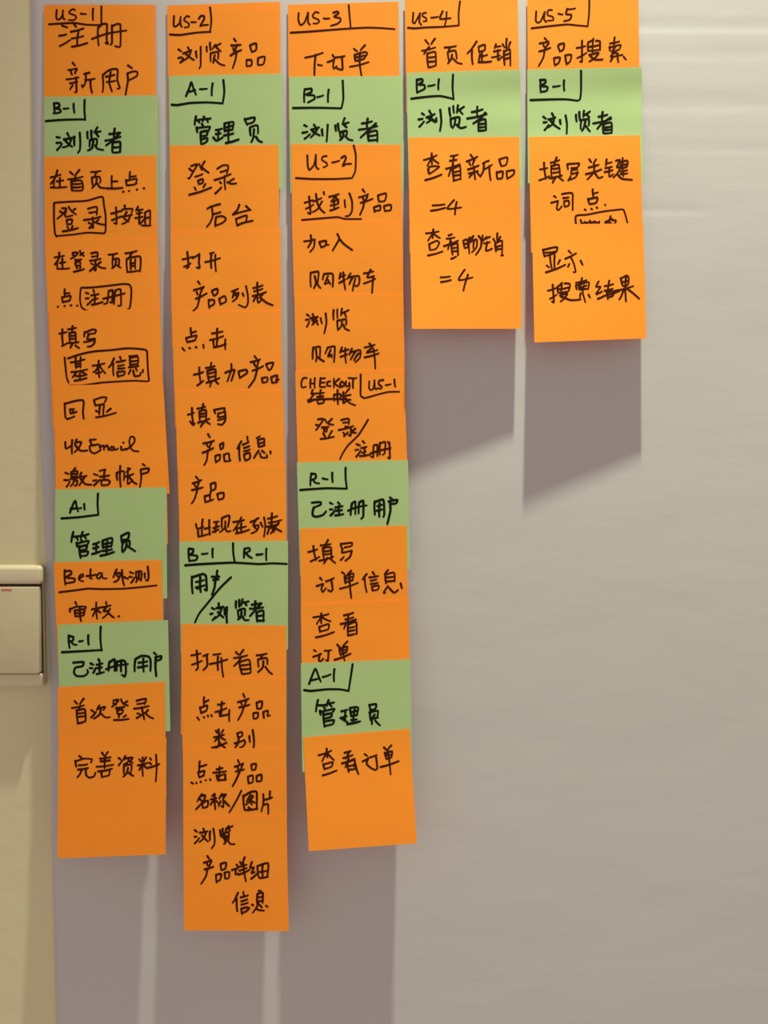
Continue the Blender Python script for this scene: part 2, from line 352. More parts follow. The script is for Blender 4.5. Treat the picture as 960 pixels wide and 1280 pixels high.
# marker strokes traced as polylines, '@note origin', then c = code, l = ruled line, h = handwriting, in sixths of a pixel
INK = '''
@1-1 50 0
c:125,75 122,125 130,148 152,140 168,110 172,75/170,110 172,135 185,145/262,75 245,68 222,85 220,100 262,115 272,132 255,150 215,150/305,102 345,105/398,65 398,150
l:460,48 460,175 448,186/68,182 250,172 350,185 440,188
h:165,192 205,205/145,268 198,258/148,345 228,298/255,180 272,202/232,238 328,212/240,288 325,270/290,225 278,340/240,350 355,322/435,205 440,340/440,205 470,180 502,182 500,300 512,330 490,320/540,190 540,325 530,335/545,195 575,180 602,182 605,290 600,350 562,345/390,292 470,262 540,245 648,228/245,470 262,490/212,525 275,512/232,535 240,560/275,520 262,550/198,595 290,580/225,625 280,612/270,580 275,690 262,690/245,640 225,670/315,640 318,650/370,545 330,555/345,555 340,620 320,655/340,600 410,590/378,600 380,650 390,695/470,560 475,640 470,690/475,560 520,525 580,520 580,600 600,660 580,665/495,575 560,560/500,615 565,605/530,540 520,620 540,685/660,490 690,510/655,550 700,535 730,540 725,570 670,600/655,550 660,600 650,660 642,712
@1-2 50 110
c:105,115 110,190 100,190/105,115 140,115 145,140 115,152 150,160 155,180 120,190/178,155 215,152/252,118 258,185
l:335,90 340,240/45,248 180,238 335,235
h:125,368 150,372/125,412 155,408/128,465 165,418/205,338 218,365/180,385 245,372/235,380 215,430 170,445/190,395 240,440/258,365 258,430/298,335 302,400 300,460 285,485/355,330 358,378/385,320 388,378/430,295 408,335/410,330 455,325/425,345 440,365/375,390 372,440/375,390 425,382 425,425/400,400 390,450 360,468/415,430 430,455 475,465/520,345 590,335/560,305 555,385/490,395 605,365/600,335 550,390 495,430/545,410 600,405 600,480/545,410 545,480 600,480/550,445 598,442
@1-3 50 195
h:80,160 155,140/130,108 115,160 80,210/105,180 105,240/125,190 175,182/150,165 150,238/80,235 200,232/225,118 250,140/295,105 265,145/210,175 320,155/265,155 255,185/235,185 240,260/240,190 310,185 318,255 240,258/245,210 305,208/245,235 308,232/382,120 455,112/425,120 410,150/390,160 395,215/395,160 445,155 455,190 450,200/425,165 420,205 390,240/430,205 450,235 485,240/538,150 540,240/540,190 582,188/500,242 620,238/675,120 672,180/680,155 720,150/645,180 650,215/650,185 725,170 720,200/650,220 700,215 725,205/623,268 628,266/666,262 671,260/726,252 731,250/778,242 783,241
h:165,392 200,395 165,440 130,470/150,415 175,430/215,380 235,412 270,438/265,395 245,412/195,415 185,445/192,455 245,445/200,480 205,515/200,480 240,475 235,508 205,512/205,530 215,545/245,525 235,548/172,565 285,540/360,395 425,382 425,440/370,425 420,418/330,480 455,455/395,460 400,540 385,535/365,500 385,510/370,540 395,515/440,475 415,500/410,495 450,510 485,515/535,432 600,412/570,385 575,510 555,500/540,480 600,455/635,370 640,395/610,415 620,400 695,395 685,425/605,455 690,440/650,420 630,465 665,490/675,455 655,490 615,510/735,380 720,410/735,405 770,400/725,430 765,425/715,465 770,455/745,405 745,510 775,480/785,425 825,408 825,510/790,425 790,510/785,465 820,460/765,520 830,520
l:110,350 230,342 350,335 465,305 480,370 492,450 492,560 480,580 360,575 240,590 120,600/105,355 105,480 112,580 125,605
@1-4 50 300
h:110,130 180,118/145,95 140,140 110,185/130,165 130,215/150,172 190,165/168,140 170,210/130,215 220,212/245,95 285,95 260,125 230,140/245,110 265,120/300,80 305,100 330,120/325,95 300,115/265,150 310,145/265,170 300,162 300,190 270,190/265,168 268,192/275,200 280,215/305,200 298,215/255,238 330,218/385,100 430,92 430,130/390,125 425,120/375,155 455,140/415,150 418,230 400,215/385,175 400,185/375,232 405,200/455,165 430,185/425,185 455,205 492,212/515,110 580,100/550,110 545,140/545,145 545,195/545,145 590,140 592,185/570,155 565,190 540,212/580,190 605,208/640,100 725,82/690,95 670,130/650,140 655,235/655,140 750,125 750,235/680,150 682,220/715,145 715,215/685,175 712,170/685,195 712,192/655,240 745,228
h:185,370 185,415/190,400 222,398/165,430 170,460/165,430 230,418 225,445/170,465 225,452/133,500 138,499/183,495 188,494/230,490 236,490/278,492 284,491/345,395 365,402/345,438 365,435/355,485 395,445/400,375 408,395/385,415 440,405/400,445 435,438/415,410 410,480/390,485 470,465/515,380 505,470 480,480/515,385 545,375 540,470 525,465/565,380 555,480/570,375 605,370 608,490 585,492/475,440 540,425 635,400
l:310,358 400,355 520,342 620,330 670,335 685,370 682,450 672,510 640,532 520,540 400,542 340,525 310,500 300,440 305,365
@1-5 60 385
h:85,192 140,180/108,160 112,275/105,285 145,262/150,160 210,148/185,135 180,185/160,185 165,258/165,190 205,182 208,250/170,210 203,205/170,232 203,228/155,262 230,255/180,275 168,298/205,280 235,300/275,180 272,215/275,185 330,162 360,165 352,190/300,195 345,190/305,200 295,235 350,228/350,230 348,262 325,285 298,290/270,255 345,240
h:170,408 275,385/208,372 210,450/245,368 245,445/212,420 245,415/212,440 243,435/175,480 295,460/215,480 185,520/245,470 290,500/240,490 240,535/210,510 275,505/200,545 290,525/335,432 425,415/380,395 385,520/378,430 360,470 340,480/385,430 430,490/362,490 400,480/495,378 470,430 455,445/490,415 492,505/540,365 548,385/515,405 580,392/525,435 570,425/525,455 575,450/520,480 525,515/520,480 575,475 570,500 525,512/610,362 670,355/615,375 618,440/615,375 675,368 672,430/620,400 668,395/620,425 668,420/605,445 680,435/620,465 605,495/640,470 650,510 690,505 695,485/660,455 668,470/712,465 712,480
l:125,372 130,430 140,520 155,560/150,378 250,345 350,325 480,315 600,302 735,315 745,380 750,470 758,545/162,582 260,580 400,560 540,550 650,545 745,550 758,540
@1-6 60 485
h:125,115 130,215 145,235/130,118 200,98 265,95 262,180 268,230/145,232 200,212/165,160 170,192/172,190 215,178/188,158 190,190/168,160 195,157/345,90 355,130/345,90 400,70 440,72 425,105/355,130 420,118/390,135 385,195/420,130 415,200/360,170 378,180/470,155 440,180/360,220 510,185
@1-7 60 485
h:130,405 135,455 175,430/182,390 180,492/215,385 200,420/205,410 250,405 230,450 200,480/205,430 245,470 295,468/315,388 360,385/315,395 325,420 312,440 320,475 350,490 395,465/330,430 375,422/385,425 395,465/395,440 415,430 420,462/425,440 445,430 455,465/492,442 472,442 468,462 488,464 495,442 500,464 525,455/548,440 552,466 585,455/565,410 567,412/585,462 620,440 650,400 645,370 620,365 610,400 618,445 640,470 680,475
@1-7 60 575
h:130,95 155,105/122,150 155,150/140,200 165,160/205,60 185,85/175,90 175,125/175,90 220,82 215,120 180,125/180,105 215,102/170,140 225,132/200,140 185,180 170,195/195,155 220,155 215,190 200,190/250,95 235,130/240,125 290,118/275,125 255,160 235,190/245,140 280,180 325,185/345,105 375,115/340,155 365,150/345,190 385,150/430,72 385,82/390,125 460,115/425,80 420,150/400,150 402,188/398,152 440,148 465,160 450,185 405,190/515,100 520,150/515,95 570,85 568,150/542,45 545,200/615,65 590,90/600,60 598,180 635,150/575,125 640,105/605,125 640,165 665,180/710,30 728,42/695,75 700,110/700,70 755,62 750,90 705,105/700,100 698,150 688,208
@1-8 60 575
c:165,395 185,340 205,305 215,350 225,385/170,365 222,360/238,362 250,360/272,330 275,372
l:375,252 378,410/102,438 240,428 378,410
h:190,540 175,615/195,575 235,570/215,580 225,600/260,540 245,585/250,570 305,555/275,570 285,590/250,600 255,615/215,620 220,650/220,625 305,605 295,635/235,645 240,715/240,650 290,640 285,670 245,678/245,690 300,685 290,715 240,720/550,575 555,620/550,570 605,545 600,590 560,600/560,625 555,680/560,620 610,605 612,640/590,630 580,665 560,690/600,650 625,665 655,685
@1-8 60 670
+:340,62 385,45/340,92 380,82/365,55 362,130/332,135 400,112/410,35 412,90/410,35 480,15 475,80/415,60 470,50/415,85 470,75/445,40 440,140/415,112 480,100/395,148 495,120/240,135 245,165
@1-9 60 670
h:125,255 130,365/125,265 170,262 175,285 135,310 200,320 195,345 130,355/230,320 265,300 260,285 235,300 235,330 265,340/320,250 315,315 330,320/290,300 360,290/405,280 380,280 365,310 385,320 405,290 410,315 440,318/515,250 490,310/510,280 545,280 525,330 495,345/515,295 535,310/555,255 560,330 572,370/555,300 600,320/615,270 640,280/610,305 630,308/625,350 650,310/660,270 665,320/660,270 700,265 700,320/682,280 680,310 660,345/685,320 700,335/725,280 728,315/748,230 755,300 748,335 735,330
l:85,422 200,408 300,395 400,398 560,395 680,385 815,370
h:205,495 215,515/165,545 165,570/165,550 215,530 285,530 275,555/200,560 205,600/200,560 270,550 265,595 205,602/205,580 268,572/238,540 240,600 248,638/330,550 395,535/362,500 368,620/365,550 335,600/370,555 395,575/435,495 440,515/405,535 470,520/440,530 415,565 450,560/465,545 440,590 410,615/455,580 495,612/530,602 535,602
@1-10 60 770
c:155,145 162,240/158,150 190,158 185,185 160,190/170,190 195,215 215,215/235,190 262,186/302,145 305,215
l:395,80 402,260/105,272 230,265 405,255
h:190,350 265,345 260,375 205,388 195,425 215,450 270,450 300,425 295,405/320,355 340,365/315,390 335,392/340,425 358,390/380,325 388,345/365,365 410,355/370,390 405,385/388,360 388,425/365,435 420,420/460,345 455,410/465,345 500,325 500,410/520,340 515,410/530,340 560,332 580,345 585,420 575,455 555,440/550,340 548,415/435,400 500,375 600,360/655,325 650,415/655,325 700,300 755,305 770,340 768,410/715,320 718,418/680,350 745,340/675,385 745,372/795,275 812,290/805,310 850,300 845,325 815,335/808,310 812,450
@1-11 60 860
h:200,98 220,120/268,80 240,120/180,150 270,130/215,165 225,262/215,170 275,160 282,245/230,190 272,185/232,215 275,210/222,265 280,250/240,135 230,165/325,165 345,180/325,220 360,180/385,130 365,165/375,155 430,140 415,165/395,165 385,200 345,230/390,185 430,220 465,218/490,95 530,88 505,120 480,140/490,115 510,125/548,85 562,115 600,132/595,100 565,120/510,150 575,140/520,170 560,160 555,190 520,192/518,165 522,195/535,205 530,220/585,205 565,218/495,240 605,232/665,95 735,80 725,120/670,120 720,112/645,155 755,135/705,145 710,180 722,235/670,190 690,195/665,225 705,200/750,165 730,190/725,185 760,215 790,228
@1-12 60 860
h:235,510 255,525/205,545 212,590/210,550 270,530 330,535 320,560/230,580 295,572/225,612 300,600/255,610 240,645 220,670/285,605 285,650 310,672 345,662 355,635/405,485 420,505/448,480 435,500/390,530 470,518/395,550 465,542/365,590 490,575/430,510 425,600/400,630 405,670/400,628 460,615 455,655 405,665/375,625 480,605/530,525 545,535/530,580 555,545/580,510 565,540/575,530 635,520 625,540/605,540 595,560 570,570/605,545 635,560/570,580 570,640/570,585 625,575 622,630/600,600 590,640 565,665/605,635 640,660/685,535 695,550/735,520 720,550/675,580 745,562/710,520 712,660/705,580 685,615/718,580 740,600/765,525 775,540/760,560 775,572/745,600 835,570/810,500 815,600 808,700
@2-1 205 0
c:75,120 72,190 85,200 115,175 125,125/122,150 125,190 135,200/190,125 170,120 150,150 185,175 185,200 155,205/205,165 240,165/262,140 275,120 300,120 300,145 270,195 285,190 330,185
l:345,55 355,150 345,242/45,258 120,262 240,245 350,238
h:108,370 130,385/108,435 132,428/122,470 145,435/180,355 190,375/145,400 205,375/200,390 180,430 130,465/160,400 225,450/240,385 245,430/275,350 275,490 265,512/320,350 322,385/345,320 350,375/385,335 365,365/375,350 425,325/395,355 425,385/350,400 350,460/350,400 405,390 405,440/380,415 370,470/375,440 420,480 455,490/525,290 540,310/505,340 575,335/520,360 525,385/550,335 530,390/500,415 540,390 580,375/545,390 535,450 515,510/645,340 660,390/645,340 690,325 690,375 660,388/620,450 620,495/620,450 655,450 655,490 620,495/705,440 705,485/705,435 755,425 745,480 705,488
@2-2 205 85
h:240,362 230,425/245,390 280,385/255,395 268,410/300,365 290,400/305,382 350,378/322,385 330,405/285,420 295,435/245,445 250,480/250,450 345,440 330,475/275,480 280,570/278,480 325,470 318,505 280,510/280,535 325,525 322,550 285,572
c:165,210 190,150 205,105 220,150 240,200/175,180 235,165/270,158 322,155/365,115 358,205
l:445,90 452,180 440,265/58,275 100,278 200,262 330,258 440,265
h:390,465 435,455/390,495 425,490/412,465 405,540/370,520 395,545 440,520/455,415 455,475/455,415 520,405 515,455/460,445 510,432/460,470 515,460/488,415 485,560/450,505 520,490/465,562 560,535/605,380 625,425/610,385 680,370 670,405 625,420/645,450 650,505/645,445 700,430 705,490/675,460 670,520 655,555/690,515 710,545 735,555
@2-3 205 180
h:205,165 250,152 215,215 190,260 180,255/190,185 215,205/265,150 285,195/305,130 285,165/285,175 335,215/235,245 290,225/255,275 262,300/255,275 290,262 290,290 262,300/230,325 240,345/310,300 295,325/190,380 355,325/400,185 440,160 480,160 480,190 470,220/425,210 470,195/380,270 500,225/455,240 460,340/420,285 430,295/385,370 430,325/525,260 480,290/475,285 505,298 542,295/420,450 350,470 325,485/360,480 365,540 345,590 320,622/370,525 425,510/390,550 385,615/390,548 435,540 465,560 440,590 390,610/565,455 550,495 515,530 560,515 640,495/615,465 650,495/540,560 550,610/545,560 620,535 615,580/550,610 590,592 665,575
@2-4 205 285
h:140,235 215,215/175,180 185,290 170,300/150,290 200,265/215,225 265,195/265,195 262,260 268,300 245,295/345,190 375,182/310,255 420,225/355,195 355,300/385,200 390,325/255,400 270,420/225,465 300,440/245,480 255,500/290,450 270,500/240,530 320,490/270,510 250,590 220,620/360,475 375,510/360,470 400,455 400,490 380,505/335,545 340,600/335,540 375,540 375,570 340,590/415,530 425,575/415,530 455,510 465,550 425,570/510,475 555,455/530,475 515,520/525,500 560,485 545,525 515,550/540,505 550,520/590,490 598,510/615,435 628,500 630,560 610,595 560,575/670,450 740,430/700,410 705,500/675,475 740,455/665,510 765,480/700,500 670,550/700,510 705,560 730,540/740,495 720,520/720,520 770,560 815,578
@2-5 205 385
h:200,150 205,205/205,185 240,175/165,225 175,255/165,225 245,205 235,235/175,255 235,240/138,300 155,320/190,298 197,303/238,292 245,296/295,275 298,300/360,190 440,175/400,155 400,240/345,240 445,210/370,250 375,290/375,295 465,270/460,235 460,310/400,240 395,290/225,500 295,480/265,445 275,560/250,580 295,545/315,450 380,435/355,410 350,450/325,470 340,555/330,470 385,460 385,540/340,490 380,480/340,520 380,510/320,560 415,525/360,545 345,590/385,545 408,570/460,485 510,465 530,465 520,500 505,545/505,420 505,465 475,550/560,480 570,525/560,475 615,462 625,485 575,520/680,360 695,380/650,405 720,385/675,415 690,440/710,395 700,440/665,470 745,435/700,450 680,530 635,595/765,420 785,465/768,420 820,410 800,460 785,465/735,525 740,560/735,525 775,520 775,550 745,560/805,520 812,560/805,518 850,505 840,545 860,535/810,560 850,555
@2-6 210 485
h:150,200 195,185/180,150 190,270/165,250 190,280 200,265/220,155 280,140/265,120 255,165/235,175 240,250/238,175 285,165 285,235/245,195 280,188/245,215 280,210/225,260 310,230/270,255 245,290/285,250 315,270/345,165 355,190/345,165 425,150 420,180/375,190 415,180/378,195 375,220 430,210/428,180 430,240 405,275 375,270/375,240 425,228/300,345 315,370/265,415 345,395/290,420 300,440/330,400 310,450/260,485 340,450/300,465 290,540 270,580/390,425 395,460/390,425 415,410 412,450 395,460/355,510 360,560/355,510 390,500 385,540 360,552/420,500 425,550/420,500 455,490 460,530 470,545 425,550/550,400 520,455/535,435 540,545/595,365 600,400/560,425 605,405/570,450 610,435/570,475 615,460/570,500 580,545/570,500 610,485 615,525 580,545/665,375 690,360/675,390 680,440/675,390 720,380 720,430/685,415 720,405/680,440 725,430/680,470 645,525/690,490 700,520 745,520 740,500/705,470 725,485/768,475 770,490
@2-7 215 570
h:180,155 198,175/155,205 220,180/170,215 185,240/205,190 190,240/150,255 230,235/190,255 170,320 148,355/290,210 295,260/290,210 325,200 325,245 298,258/290,265 285,330/245,300 250,345/248,300 285,290/250,345 310,325/340,285 350,330/340,285 385,275 385,315 350,328/180,510 190,545 235,530/230,475 225,600/195,560 200,605/198,605 285,580/280,480 285,590/245,545 285,535/315,495 350,490/310,540 355,525/335,500 325,570/305,570 350,550/375,465 375,540/375,465 430,448 420,530/400,490 395,540 360,570/400,530 410,565 440,562/460,495 540,480/520,460 495,510 460,560/485,530 490,580/520,505 520,575/500,540 555,528/480,580 580,552/590,495 650,465/635,470 610,520 650,520 635,560 595,580/610,520 630,545/665,500 680,530/690,460 700,520 690,605/720,470 790,450/750,430 750,540/725,500 820,480/715,530 800,510/740,520 715,585/750,540 765,570/800,500 760,560/760,530 820,565/780,545 740,580
@2-8 215 670
c:125,95 130,190/128,95 160,100 155,125 135,140 190,150 180,180 132,185/225,135 268,130/305,95 305,160/545,95 540,162/545,95 580,90 585,110 550,128/555,130 580,155 600,165/635,140 680,135/708,95 708,182
l:458,55 470,195/100,220 200,212 330,205 470,200 650,210 760,205 868,210
h:150,305 155,430/152,310 230,285 255,300 262,410 245,400/180,345 240,330/180,385 245,370/212,310 215,420/190,395 210,380/340,260 335,300/300,305 355,305/310,330 350,325/345,300 325,340/325,310 320,380 300,440/442,310 360,390 270,500 205,580 172,648/300,540 320,550/290,585 305,580/305,630 325,605/350,505 355,545/335,540 385,530/375,535 355,590 320,620/345,570 385,610/412,535 412,650/395,540 395,590/480,490 480,540/505,480 505,530/530,475 520,520/525,500 575,490/550,505 560,520/495,560 500,610/495,560 545,545 545,595/522,570 515,610 495,625/530,605 545,630 575,630/600,515 660,505/625,490 625,550/585,545 685,535/670,505 620,560 585,600/635,570 640,640/640,570 685,560 685,640/640,600 680,595/640,635 690,632
@2-9 215 765
h:145,325 215,310/185,290 195,420 180,435/150,395 225,365/235,330 270,315/260,320 265,400 235,435/310,320 365,312/285,390 415,355/345,335 345,435/370,345 375,420 385,490/480,300 500,320/535,285 510,320/465,345 565,325/520,335 500,370 465,405/505,375 525,465/510,375 580,360 590,455/525,400 580,392/525,430 582,425/530,465 590,455/635,325 710,312/680,320 665,345/645,355 650,410/648,355 710,345 715,390/685,370 680,415 645,450/700,410 730,450 752,465
@2-10 215 845
h:240,160 240,220/245,195 275,180/210,235 220,280/210,240 265,220 258,260/218,275 255,262/190,310 205,330/238,308 242,312/268,298 272,303/295,292 300,303/345,215 395,205/375,195 370,280/325,270 410,240/355,265 360,300/360,300 430,285/430,255 430,340/535,135 545,160/495,195 575,170/515,195 525,215/560,180 545,220/505,235 580,215/540,225 525,275 495,330/635,200 640,245/635,200 675,190 670,240 640,245/610,285 612,320/610,280 645,275 640,315 612,320/685,270 690,315/685,270 720,260 715,300 735,295/350,400 355,440/330,410 345,430/385,405 370,430/315,460 390,440/355,440 350,490/350,460 320,490/360,455 400,480/300,540 410,500/355,490 345,530 320,545/355,500 400,540/490,430 495,460/490,430 525,420 525,450 495,460/470,505 540,480/500,470 495,505 475,535/540,480 550,500 530,530 510,535/580,450 585,495/605,405 615,480 612,545
@2-11 215 930
h:208,130 205,205/210,170 258,155/195,210 205,250/198,215 245,200 235,235/205,248 240,235/145,288 160,298/182,290 186,294/215,282 218,286/252,270 256,273/285,265 290,270/335,190 380,180/358,170 355,255/310,215 405,205/335,235 345,275/335,240 400,225/345,272 405,265/400,235 400,270/495,120 505,145/470,170 535,145/490,170 500,190/530,155 515,195/480,205 540,190/510,200 480,270 455,315/595,155 600,195/595,155 630,148 625,190 600,195/570,245 575,295/570,245 605,235 605,285 575,295/635,240 635,280/635,240 670,230 670,275 640,280/225,375 205,400 190,430/220,390 250,385 235,430 180,490/205,410 230,430/230,440 230,480/230,440 270,425 265,470 235,478/320,375 300,390/290,415 335,405/320,385 325,490/315,420 290,455/330,425 350,445/375,375 355,410/365,390 405,375 395,395/385,400 385,475 370,465/365,430 350,465/395,430 430,465/520,350 480,430 430,512/535,385 545,495/540,390 590,360 635,360 635,490/590,380 560,430/580,395 610,390 580,430 555,455/575,410 620,440/590,440 600,455/575,475 600,495/560,495 640,485/685,375 685,440 670,505/735,355 735,410/690,420 750,400/690,455 720,450 722,525
@2-12 215 1020
h:170,105 190,120/170,155 185,155/170,205 205,165/235,95 245,115/210,125 265,115/255,120 240,165 205,195/225,145 270,190/285,115 285,180/310,95 320,160 318,210 298,242/360,105 368,155/380,95 385,165/425,75 400,115/405,95 455,75/425,95 435,110/395,130 395,185/395,130 425,120 425,175/410,150 405,190 390,210/420,185 440,210 470,210/265,300 280,320/240,350 295,330/260,350 270,375/295,340 280,375/245,400 310,380/265,395 255,450 218,508/365,360 370,405/365,360 405,350 400,395 372,405/330,440 335,500/335,440 370,435 360,480 335,490/395,425 400,470/395,425 430,420 425,465 400,470/485,365 495,380/450,405 495,390/480,400 475,440 495,430/510,345 525,365/545,310 530,355/505,380 560,365/505,410 560,390/500,440 580,405/535,350 555,490/600,345 585,390 615,385 595,430 620,420/595,470 640,430/640,375 650,460/645,375 720,355 715,450/680,365 680,455/650,420 715,410/660,465 720,455
h:495,575 470,630 455,650/485,620 490,715/535,570 540,595/515,610 570,595/520,640 565,625/520,665 570,650/520,695 525,735/520,695 560,685 580,690 555,715 530,725/650,560 665,560/640,585 640,665/640,585 680,575 680,650/645,610 675,605/645,640 675,635/600,665 610,670/650,655 625,700 605,725/635,695 650,705 690,710/660,670 675,685/705,672 718,682
@3-1 350 0
c:140,98 138,150 155,188 185,165 210,95/210,95 210,165 225,185/290,95 265,90 245,115 250,130 285,145 295,160 280,175 250,175/328,138 372,138/400,95 430,85 440,100 405,125 450,135 455,155 430,178 382,192
l:515,38 522,120 530,205/80,245 200,238 330,228 500,215 650,207 760,210 860,218
h:190,432 322,395/268,410 260,480 258,562/285,485 315,490/395,412 405,430/358,465 408,445/405,450 398,495 405,515 425,495/415,430 485,420/465,428 470,520 450,520 425,510/555,365 580,385/638,338 605,375/560,410 565,455/560,410 640,388 655,400 630,440/570,430 635,415/575,455 630,440/525,500 665,465/600,395 598,480 612,570
@3-2 355 90
c:155,130 152,225/155,130 205,125 205,150 165,170 225,175 230,200 180,228/250,188 295,175/335,132 330,225
l:440,65 445,200 430,272/68,270 250,268 430,272
h:152,398 172,408/140,455 175,448/155,500 195,465/225,395 240,415/205,432 262,415/250,425 230,460 200,490/215,445 268,475/285,430 290,475/328,395 325,450 320,520/385,400 390,440/405,388 412,440/455,345 440,390/440,390 485,378/455,400 470,415/420,450 425,490/425,450 470,440 470,470/445,460 440,490 420,510/460,480 485,505 515,512/585,385 660,370/628,350 622,410/562,432 700,405/690,385 630,440 575,490/630,455 635,515/630,455 695,440 700,520/640,480 695,472/640,512 695,508
@3-3 355 180
c:175,85 178,160 190,195 225,155 240,80/238,85 240,170 260,188/320,90 290,95 285,120 318,140 325,160 295,175/362,138 415,125/430,105 455,88 465,105 440,165 465,150 505,148
l:522,10 538,80 535,200 510,255/90,255 220,262 380,262 510,255
l:135,570 250,560 400,548 460,562 580,562
h:155,440 215,420/188,395 200,525 180,515/165,485 220,455/220,430 280,405/240,375 250,440 275,490 305,515/285,430 250,490 215,510/298,360 302,378/340,395 410,375/390,390 360,425/355,430 410,415/390,400 410,435/350,460 410,445/375,430 378,485/348,498 410,475/455,420 460,475/490,370 510,430 510,500 490,535 462,542/590,340 605,360/562,400 632,375/590,395 600,425/625,395 610,425/575,440 665,410/600,430 595,470 570,530/705,385 712,430/705,385 765,370 755,425 712,430/675,475 680,510/675,475 720,460 720,495 685,500/750,465 758,505/750,465 800,455 800,495 758,500
@3-4 360 275
h:122,160 200,145/170,115 175,160 150,205/200,145 195,200 165,240/235,165 250,205/235,165 285,155 280,190 250,205/290,185 305,185/370,105 385,140 335,228/385,140 420,180 482,225/170,400 172,500/170,395 225,385 230,400 222,480/200,420 210,470 195,510/215,475 245,510/270,405 260,445/272,405 335,405 335,500/300,420 275,480 310,465/300,450 318,480/395,400 385,440/395,425 430,412/415,392 430,520/385,470 430,445/470,400 445,440/455,430 530,420 535,470 520,495 500,490/485,430 460,480/505,440 485,530/570,400 640,385/620,372 595,430 645,420/570,475 655,440/640,420 635,480 630,552
@3-5 365 370
h:112,138 130,150/105,178 128,175/112,230 130,190/155,135 165,155/140,165 195,155/185,160 170,200 150,215/150,180 175,180 195,215/160,195 190,185/215,165 225,205/252,130 258,200 242,278/312,105 312,175/340,100 342,165/375,95 368,145/370,130 425,105/395,125 408,160/340,185 345,255/340,185 405,175 405,215/375,195 370,225 350,250/385,215 400,245 430,258/160,385 155,470/160,390 210,380 208,465/180,400 185,450 180,490/195,460 240,490/270,385 250,430/265,390 320,380 315,495/290,405 270,455 300,440/290,440 300,460/375,385 360,425/365,415 425,400/400,390 405,500/365,455 415,435/450,395 430,440/435,425 510,405 510,460 475,495/475,420 440,475/500,430 465,480/545,385 620,365/580,355 600,385 560,425 640,405/545,460 650,430/610,395 620,460 625,545
@3-6 365 460
c:110,75 85,75 70,110 75,145 105,140/140,85 138,150/135,115 170,115/172,75 170,150/215,75 210,140 250,140/215,78 250,75/215,108 245,108/285,100 265,105 265,130 290,135/315,80 315,145/355,80 320,115 365,145/375,100 360,120 375,140 395,120 375,100/405,100 405,135 425,135 430,105 435,140/425,75 485,75/460,78 458,150/580,100 578,150 590,165 610,155 620,90/618,95 622,155 635,160/685,90 655,95 650,120 675,140 665,155 640,150/702,128 742,120/768,85 775,140
l:515,48 515,120 515,205 545,225 620,205 720,180 805,178
h:155,165 145,195 170,190 130,240/125,255 170,235/180,190 240,185/215,165 212,215/190,215 235,210/190,235 195,265/190,235 240,230 235,260 195,268/120,242 200,235 320,232 440,238/315,200 318,245/315,200 365,195 360,230/342,165 345,270/430,155 400,190/385,180 385,265 410,245/380,210 440,200/400,225 430,260 475,280/195,385 235,382 200,440 180,465/180,425 205,430/248,385 262,410/300,380 270,415 310,425/225,445 275,440/240,460 262,452 260,475 240,475/240,455 242,478/235,490 250,515/300,472 275,515/215,532 315,515/370,390 425,380 425,420/385,410 420,405/350,465 460,435/400,440 440,450 440,510 425,500/385,485 400,500/390,510 420,480/475,455 445,480 480,485/570,388 500,500 420,580 380,640 360,682/530,548 545,562/485,570 510,580/475,615 500,610/482,665 515,620/520,600 560,590/525,635 555,625/545,600 545,660/510,660 580,650/610,590 610,670 590,660/615,580 640,575 640,660/660,560 658,650/660,565 700,555 695,640 680,650/720,555 730,560 735,680 720,670/590,640 650,620 740,600
@3-7 365 565
c:145,160 138,250/145,165 175,165 178,195 145,210/160,210 175,230 205,235/230,198 268,205/302,155 305,225
l:402,118 412,275/62,285 250,272 412,275
h:150,380 215,375 215,395 165,415/165,415 155,445 158,478 190,485 235,470 255,445/285,380 305,390/285,430 305,430/290,475 325,435/345,378 360,392/325,415 380,405/335,440 375,435/350,405 355,470/325,475 385,465/450,385 440,470/450,385 475,370 475,465/505,375 500,460/510,375 535,365 535,480 520,500/420,440 480,415 560,400/620,370 622,470/622,375 680,355 690,380 692,470 685,485/640,405 675,395/635,440 675,430/658,385 655,485/735,340 755,355/725,370 790,358 780,385 735,390/735,375 738,440 715,540
@3-8 370 650
h:92,240 160,220/130,195 150,300/110,310 175,275/185,190 260,180/240,150 210,215/200,210 210,290/200,210 260,205 265,280/212,235 255,230/215,258 258,252/175,305 280,275/235,285 210,325/255,285 295,322/335,180 345,215/335,180 420,170 420,190/365,205 415,195/350,215 345,245 415,230/418,230 405,275 370,305/335,300 360,275/180,432 195,450/155,495 195,480/205,480 190,515 200,540 225,510/225,460 285,435/265,450 275,520 262,535 240,525/345,390 365,405/415,380 385,410/365,420 370,475/365,425 430,400 425,450/375,440 420,425/375,465 425,450/330,515 465,470/400,410 405,500 415,585/530,405 500,445/515,440 530,540/575,390 590,410/550,430 615,420/560,455 605,445/560,480 615,470/570,500 575,530/570,500 620,490 615,520 575,530/690,375 665,405/670,410 675,475/670,410 735,395 740,460/680,430 730,425/680,460 735,455/690,495 655,545 670,545/700,510 735,545 765,525/785,475 795,510
@3-9 370 740
h:130,190 245,165/190,160 190,235/190,190 155,240/195,190 260,220/175,260 180,300/180,260 245,240 240,280 180,295/150,340 285,300/360,175 430,155/395,165 390,220/370,205 430,190/335,240 450,205/385,220 360,275/390,245 390,320/390,245 450,225 455,315/400,268 440,260/400,292 440,285/390,325 440,315/135,435 150,445/130,485 190,462/180,465 170,510 185,518 205,500/215,440 265,435/245,440 240,515 225,510/310,395 330,415/385,370 350,410/325,425 335,475/330,425 385,410 375,455/340,440 375,432/345,462 380,450/290,508 410,462/350,420 365,515
@3-10 370 815
c:98,240 120,180 145,125 165,170 185,222/110,212 165,200/200,188 260,168/288,128 285,220
